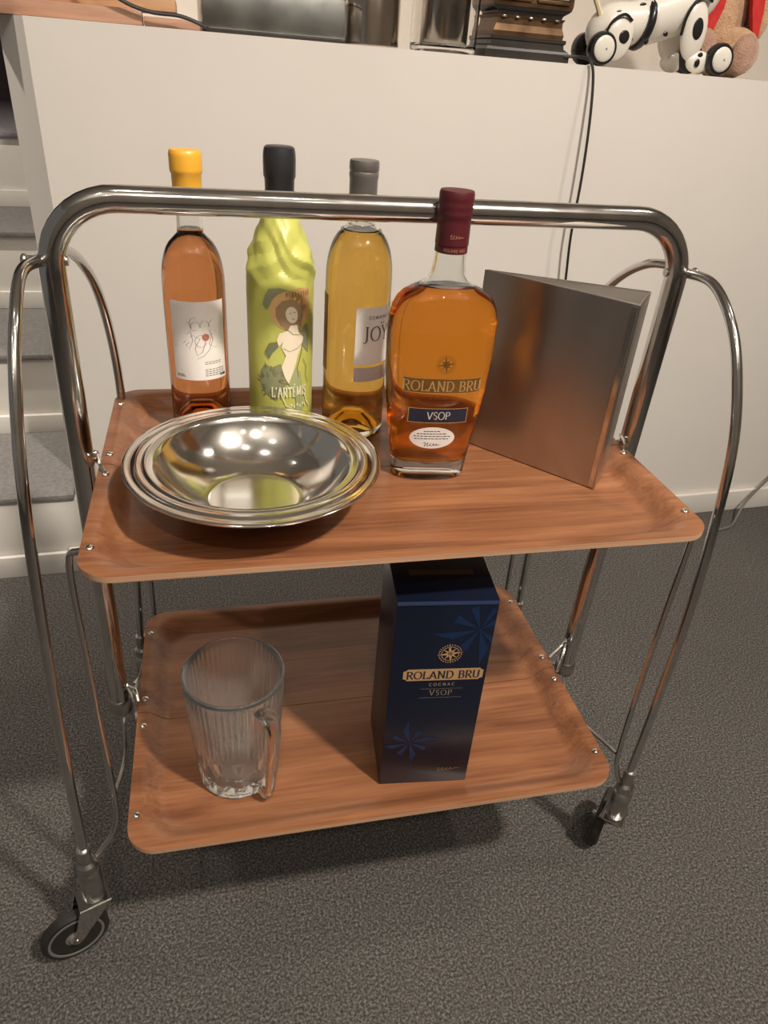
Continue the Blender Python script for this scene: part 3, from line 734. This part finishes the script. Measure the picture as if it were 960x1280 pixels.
mug = empty('glass_mug', (-.176, .071, TL)); tag(mug, 'clear ribbed glass beer mug with cut base and thick handle', 'mug')
mg = glass('mug_glass', (.97, .98, .96), .015, 1.5); mg.node_tree.nodes['Principled BSDF'].inputs['Transmission Weight'].default_value = .94
def mugfn(t, z):
    if z < .004 or z > .149: return 1
    if z > .062: return 1+.018*(.5+.5*cos(t*52))*min(1, (.149-z)/.004, (z-.062)/.004)
    u = t*14/(2*pi)*2*pi; v = (z-.004)/.058
    v = v*1.15; return 1-.060*max(0, abs(sin(t*7+v*2.6))*abs(sin(t*7-v*2.6))-.12)
def mr(z): return .0445+(.054-.0445)*(z/.157)
b = B(); n = 384; rings = []
for z in [.0, .0012, .004]+[.004+.0029*i for i in range(1, 20)]+[.0621, .066, .09, .12, .1445, .149, .153, .1562]:
    r = mr(z)-(.0035 if z == 0 else .001 if z == .0012 else 0)
    rings.append([(r*mugfn(2*pi*j/n, z)*cos(2*pi*j/n), r*mugfn(2*pi*j/n, z)*sin(2*pi*j/n), z) for j in range(n)])
for (r, z) in [(mr(.157)-.0015, .1575), (mr(.157)-.0035, .1562), (mr(.15)-.0042, .148), (mr(.12)-.0042, .12), (mr(.08)-.0045, .08), (mr(.04)-.005, .04), (mr(.02)-.006, .022), (.034, .0155), (.001, .0145)]:
    rings.append([(r*cos(2*pi*j/n), r*sin(2*pi*j/n), z) for j in range(n)])
rings.insert(0, [(.001*cos(2*pi*j/n), .001*sin(2*pi*j/n), .003) for j in range(n)])
rings.insert(1, [(.036*cos(2*pi*j/n), .036*sin(2*pi*j/n), .0022) for j in range(n)])
b.rings(rings); b.mk('mug_body', mg, mug, ang=50)
HA = radians(-60)
hd = Vector((cos(HA), sin(HA), 0)); hn = Vector((-sin(HA), cos(HA), 0))
hp = smooth_path([hd*r_+Vector((0, 0, z_)) for r_, z_ in ((.0515, .140), (.060, .1405), (.071, .138), (.0745, .128), (.0735, .105), (.070, .070), (.0655, .035), (.062, .016), (.057, .0095), (.046, .009))], 5)
b = B(); rg = []
for i, p in enumerate(hp):
    t = (hp[min(i+1, len(hp)-1)]-hp[max(i-1, 0)]).normalized(); o_ = t.cross(hn).normalized()
    k = i/(len(hp)-1); hw = .0092-.0052*k; th = .0040-.0008*k
    rg.append([tuple(p+hn*sx*hw*f+o_*sy*th*g_) for sx, sy, f, g_ in ((1, 1, .6, 1), (1, 1, 1, .5), (1, -1, 1, .5), (1, -1, .6, 1), (-1, -1, .6, 1), (-1, -1, 1, .5), (-1, 1, 1, .5), (-1, 1, .6, 1))])
b.rings(rg); b.mk('handle', glass('handle_glass', (.90, .89, .87), .02, 1.5), mug)

# ------------------------------------------------------------------ things on the plinth
PT = .9825
def pempty(name, s, n, z=PT): return empty(name, pl(s, n, z), PA)
# boards
bd = pempty('wooden_boards', .20, .14); tag(bd, 'stack of reddish and tan wooden boards on the plinth top left', 'boards')
def board(s0, s1, n0, n1, z0, z1, m, rz=0):
    b = B().box(s0, s1, n0, n1, z0, z1, .002); R_ = Matrix.Rotation(rz, 3, 'Z')
    for v in b.bm.verts: v.co = R_ @ v.co
    return b.mk('board', m, bd)
board(-.175, .060, -.115, .075, .0, .021, old_wood, 0)
board(-.080, .142, -.120, -.010, .0002, .013, old_wood, -.02) if False else None
board(.062, .150, -.110, .06, .0, .013, old_wood, .0)
board(-.150, .115, -.090, .06, .0215, .040, tan_wood, -.04)
board(-.170, .080, -.085, .07, .0405, .062, old_wood, .03)
board(-.120, .06, -.07, .05, .0625, .080, tan_wood, 0)
cb = B().tube(smooth_path([pl(.165, .012, PT+.074), pl(.205, .008, PT+.045), pl(.240, .012, PT+.0265), pl(.275, .012, PT+.018), pl(.315, .010, PT+.0165), pl(.345, .010, PT+.0085), pl(.355, .012, PT+.0035), pl(.3555, .05, PT+.0035)], 6), .0028, 8).mk('cable', cablemat)
tag(cb, 'black cable draped over the wooden boards on the plinth', 'cable')
# silver box
sb = pempty('silver_case', .462, .085); tag(sb, 'flat silver metal case between the wooden boards and the steel canister', 'case')
B().box(-.113, .113, -.065, .065, .0045, .060, .003).mk('case_body', noisy('aluminium', (.34, .35, .34), (.46, .47, .455), 14, .3, 1, rr=(.22, .42)), sb)
B().box(-.111, .113, -.067, .063, .0, .0045, .001).mk('base_plate', black_lacquer, sb)
B().box(-.1145, .1145, -.0665, .0665, .0585, .0625, .0015).mk('lit_top_edge', silver, sb)  # lit top edge of the case, put in as a brighter silver band
# steel canister
sc_ = pempty('steel_canister', .634, .080); tag(sc_, 'plain brushed steel canister right of the silver case', 'canister')
B().lathe([(.0006, .0), (.0455, .0), (.0475, .002), (.0475, .145), (.045, .148), (.0445, .150), (.001, .150)], 64).mk('canister_body', noisy('canister_steel', (.55, .48, .42), (.62, .55, .48), 14, .15, 1, rr=(.10, .22)), sc_)
B().lathe([(.0482, .148), (.0482, .165), (.044, .168), (.001, .168)], 48).mk('lid', dull_chrome, sc_)
# glass jar with metal inside
gj = pempty('glass_jar', .762, .072); tag(gj, 'clear glass jar with a steel insert, left of the brass clock', 'jar')
B().lathe([(.0006, .006), (.042, .006), (.046, .0), (.055, .0), (.0575, .004), (.0580, .012), (.0580, .16), (.0555, .16), (.0550, .012), (.050, .010), (.0006, .010)], 72).mk('jar_glass', glass('jar_glass_clear', (.95, .95, .94), .0), gj)
B().lathe([(.0006, .0115), (.040, .0115), (.0415, .014), (.0415, .150), (.0006, .150)], 64).mk('steel_insert', noisy('insert_steel', (.42, .38, .34), (.52, .47, .42), 14, .2, 1, rr=(.14, .25)), gj)
for k in range(3):
    t = -pi/2+(k-1)*.8
    B().ball((.0525*cos(t), .0525*sin(t), .0075), (.008, .004, .0065), 8).mk('glass_foot', clear, gj) if False else None
# clock
ck = pempty('mantel_clock', .905, .075); tag(ck, 'dark wood and brass mantel clock beside the toy dog', 'clock')
def mold(prof, name, m, sy=.62):
    b = B(); rings = []
    for hw, z in prof: rings.append([(-hw, -hw*sy, z), (hw, -hw*sy, z), (hw, hw*sy, z), (-hw, hw*sy, z)])
    b.rings(rings); 
    return b.mk(name, m, ck, smooth=False)
mold([(.080, .0), (.080, .012), (.077, .016), (.070, .020), (.069, .026), (.072, .028), (.072, .033), (.068, .0335)], 'base', black_lacquer)
mold([(.066, .0335), (.067, .040), (.063, .050), (.0625, .058), (.066, .063)], 'plinth_moulding', brass)
mold([(.060, .063), (.062, .068), (.070, .073), (.073, .076)], 'cornice', black_lacquer)
mold([(.073, .076), (.0745, .082), (.074, .17), (.07, .175)], 'case_body', brass)
mold([(.076, .175), (.078, .185), (.02, .21)], 'roof', black_lacquer)
for s in (-1, 1):
    x0, x1 = sorted((s*.006, s*.066))
    B().box(x0, x1, -.0475, -.0462, .090, .165, .001).mk('glass_pane', noisy('milky_pane', (.30, .27, .25), (.42, .38, .34), 20, .15), ck)
    for x in (x0, x1): B().box(x-.0022, x+.0022, -.0490, -.0460, .085, .168, .0008).mk('brass_bar', brass, ck)
    B().box(x0, x1, -.0490, -.0460, .083, .088, .0008).mk('brass_bar', brass, ck)
for k in range(5): B().ball((-.05+k*.025, -.0425, .061), (.005, .002, .002), 6).mk('brass_bead', silver, ck)
# plinth cable
cb = B().tube(smooth_path([pl(.975, .026, PT+.010), pl(.998, .016, PT+.011), pl(1.012, -.004, PT+.006), pl(1.020, -.012, PT-.020), pl(1.0255, -.020, PT-.09), pl(1.029, -.024, .80), pl(1.030, -.024, .70), pl(1.040, -.022, .60), pl(1.052, -.018, .45), pl(1.060, -.016, .2), pl(1.062, -.018, .06), pl(1.075, -.022, .006), pl(1.11, -.028, .0035), pl(1.2, -.035, .0035)], 6), .0026, 8).mk('cable', cablemat)
tag(cb, 'black power cable hanging from the clock down the plinth face', 'cable')
cb = B().tube(smooth_path([(1.02, .80, .0035), (1.10, .82, .0035), (1.135, .845, .010), (1.17, .868, .05), (1.23, .878, .12), (1.30, .882, .20), (1.40, .888, .26)], 6), .003, 8).mk('cable', mat('grey_cable_rubber', (.13, .12, .11), .5))
tag(cb, 'thin grey cable rising from the carpet at the right of the plinth', 'cable')

# toy dog
dog = pempty('toy_dog', 1.165, .06); tag(dog, 'white pull-along toy dog with black spots and wheels', 'toy')
dw = noisy('glossy_white_plastic', (.74, .70, .62), (.78, .74, .66), 8, .25); dk = mat('glossy_black_plastic', (.018, .017, .017), .25); dc = mat('cream_plastic', (.70, .62, .40), .3)
RY = lambda a: Matrix.Rotation(a, 3, 'Y')
b = B()
b.tube(smooth_path([(-.118, 0, .030), (-.112, 0, .052), (-.085, 0, .066), (-.05, 0, .070), (-.015, 0, .080), (.03, 0, .095), (.07, 0, .118), (.085, 0, .150)], 5), [.012+.022*min(1, i/8)+(.006 if i > 18 else 0) for i in range(36)], 20)
body = b.mk('body', dw, dog)
b = B(); b.ball((-.088, -.031, .046), (.028, .012, .036), 12, RY(.15)); b.mk('rear_leg', dw, dog)
b = B(); b.ball((-.088, .031, .046), (.028, .012, .036), 12, RY(.15)); b.mk('rear_leg', dw, dog)
b = B(); b.ball((.060, -.036, .068), (.026, .012, .048), 12, RY(-.08)); b.ball((.084, -.038, .020), (.026, .010, .018), 10); b.mk('front_leg', dw, dog)
b = B(); b.ball((.060, .036, .068), (.026, .012, .048), 12, RY(-.08)); b.ball((.078, .036, .018), (.026, .010, .017), 10); b.mk('front_leg', dw, dog)
B().tube(smooth_path([(-.112, -.01, .062), (-.125, -.01, .085), (-.145, -.01, .115), (-.155, -.01, .15)], 5), [.006-.0002*i for i in range(16)], 8).mk('tail', dc, dog)
B().ball((.088, -.005, .175), (.048, .034, .038), 14).mk('head', dw, dog)
B().ball((.062, -.036, .155), (.018, .008, .034), 10).mk('ear', dk, dog)
B().tube(smooth_path([(-.030+.004*cos(t), .0355*sin(t), .073+.0365*cos(t)) for t in [i*pi/8 for i in range(16)]], 2, True), .0075, 10, closed=True).mk('collar', dk, dog)
B().tube(smooth_path([(-.118, -.034, .045), (-.110, -.040, .068), (-.090, -.042, .080), (-.072, -.040, .072)], 4), .0024, 8).mk('black_trim', dk, dog)
B().tube(smooth_path([(.033, -.040, .058), (.033, -.044, .085), (.043, -.046, .108), (.062, -.046, .118), (.078, -.044, .112)], 4), .0028, 8).mk('black_trim', dk, dog)
for (sx, sz, rx, rz, yy, ro) in ((-.083, .047, .0105, .0105, -.0425, 0), (-.101, .030, .006, .006, -.041, 0), (.060, .070, .0105, .017, -.0478, -.1), (-.002, .092, .009, .0135, -.0305, .5), (.022, .124, .013, .0075, -.029, -.3), (-.092, .083, .007, .0035, -.026, 0), (.050, .118, .008, .006, -.0325, 0),
                                 (.076, .018, .0055, .007, -.0475, 0), (.080, .031, .0055, .0045, -.0455, 0), (-.030, .045, .005, .006, -.031, 0), (-.045, .098, .007, .0035, -.021, 0), (.005, .058, .005, .004, -.0335, 0), (-.06, .045, .004, .004, -.028, 0)):
    B().ball((sx, yy, sz), (rx, .0018, rz), 10, RY(ro)).mk('spot', dk, dog)
for (sx, yy) in ((-.124, -.045), (-.114, .036), (.119, -.050), (.112, .036)):
    b = B(); s = -1 if yy < 0 else 1
    b.lathe([(.021, -.011), (.0255, -.009), (.0265, -.004), (.0265, .004), (.0245, .008), (.020, .009)], 32)
    for v in b.bm.verts: v.co = Vector((v.co.x+sx, -v.co.z*(-s)+yy, v.co.y+.0267))
    wh = b.mk('wheel', dk, dog)
    b = B(); b.ball((sx, yy+s*.008, .0267), (.0205, .005, .0205), 12); b.mk('hub', dw, wh)
    B().ball((sx+.002, yy+s*.0132, .0267), (.0018, .0012, .0018), 6).mk('pin', greyink, wh)
    B().cyl((sx, 0, .0267), (sx, yy, .0267), .003, 8).mk('axle', dk, dog)
# teddy bear
ted = pempty('teddy_bear', 1.367, .178); tag(ted, 'sitting tan teddy bear in a red waistcoat behind the toy dog', 'teddy bear')
def fur(name, c1, c2):
    m = noisy(name, c1, c2, 60, .95, bump=.9, bscale=260, bdist=.004); m.node_tree.nodes['Principled BSDF'].inputs['Sheen Weight'].default_value = .4; return m
tf = fur('tan_plush', (.50, .30, .16), (.62, .39, .23)); tp = fur('brown_pink_plush', (.38, .22, .15), (.46, .28, .20)); redm = noisy('red_felt', (.50, .018, .016), (.58, .03, .025), 80, .85)
def blob(parts, name, m):
    b = B()
    for c, r in parts: b.ball(c, r, 16)
    for v in b.bm.verts: v.co += v.co.normalized()*noise.noise(v.co*60)*.0025
    return b.mk(name, m, ted)
blob([((.02, .03, .11), (.072, .060, .105))], 'body', tf)
B().tube(smooth_path([(-.035, .02, .045), (-.052, -.03, .045), (-.058, -.060, .036)], 5), [.040, .041, .042, .042, .041, .040, .039, .037, .034, .030, .024], 18).mk('leg', tf, ted)
B().tube(smooth_path([(.045, .02, .045), (.050, -.03, .045), (.050, -.070, .038)], 5), [.046, .047, .048, .047, .046, .045, .044, .042, .038, .034, .028], 18).mk('leg', tf, ted)
blob([((-.060, -.078, .050), (.026, .013, .030))], 'foot_sole', tp)
blob([((.030, -.090, .044), (.029, .014, .033))], 'foot_sole', tp)
blob([((-.055, -.015, .12), (.024, .024, .055)), ], 'arm', tf); blob([((.10, -.01, .12), (.024, .024, .055))], 'arm', tf)
blob([((.02, .02, .25), (.065, .055, .060))], 'head', tf)
for (xa, xb, xc, xd) in ((-.055, -.018, -.028, -.050), (.030, .085, .085, .055)):
    pass
b = B()
b.rings([[(-.050, -.030, .165), (-.010, -.045, .165), (-.010, -.040, .165), (-.050, -.022, .165)], [(-.045, -.038, .115), (-.013, -.048, .115), (-.013, -.038, .115), (-.045, -.028, .115)], [(-.040, -.040, .080), (-.026, -.046, .072), (-.026, -.034, .072), (-.040, -.030, .080)]]); b.mk('waistcoat_flap', redm, ted)
b = B()
b.rings([[(.040, -.045, .165), (.085, -.030, .165), (.085, -.022, .165), (.040, -.036, .165)], [(.052, -.050, .115), (.090, -.036, .115), (.090, -.028, .115), (.052, -.040, .115)], [(.066, -.052, .078), (.090, -.040, .070), (.090, -.032, .070), (.066, -.042, .078)]]); b.mk('waistcoat_flap', redm, ted)
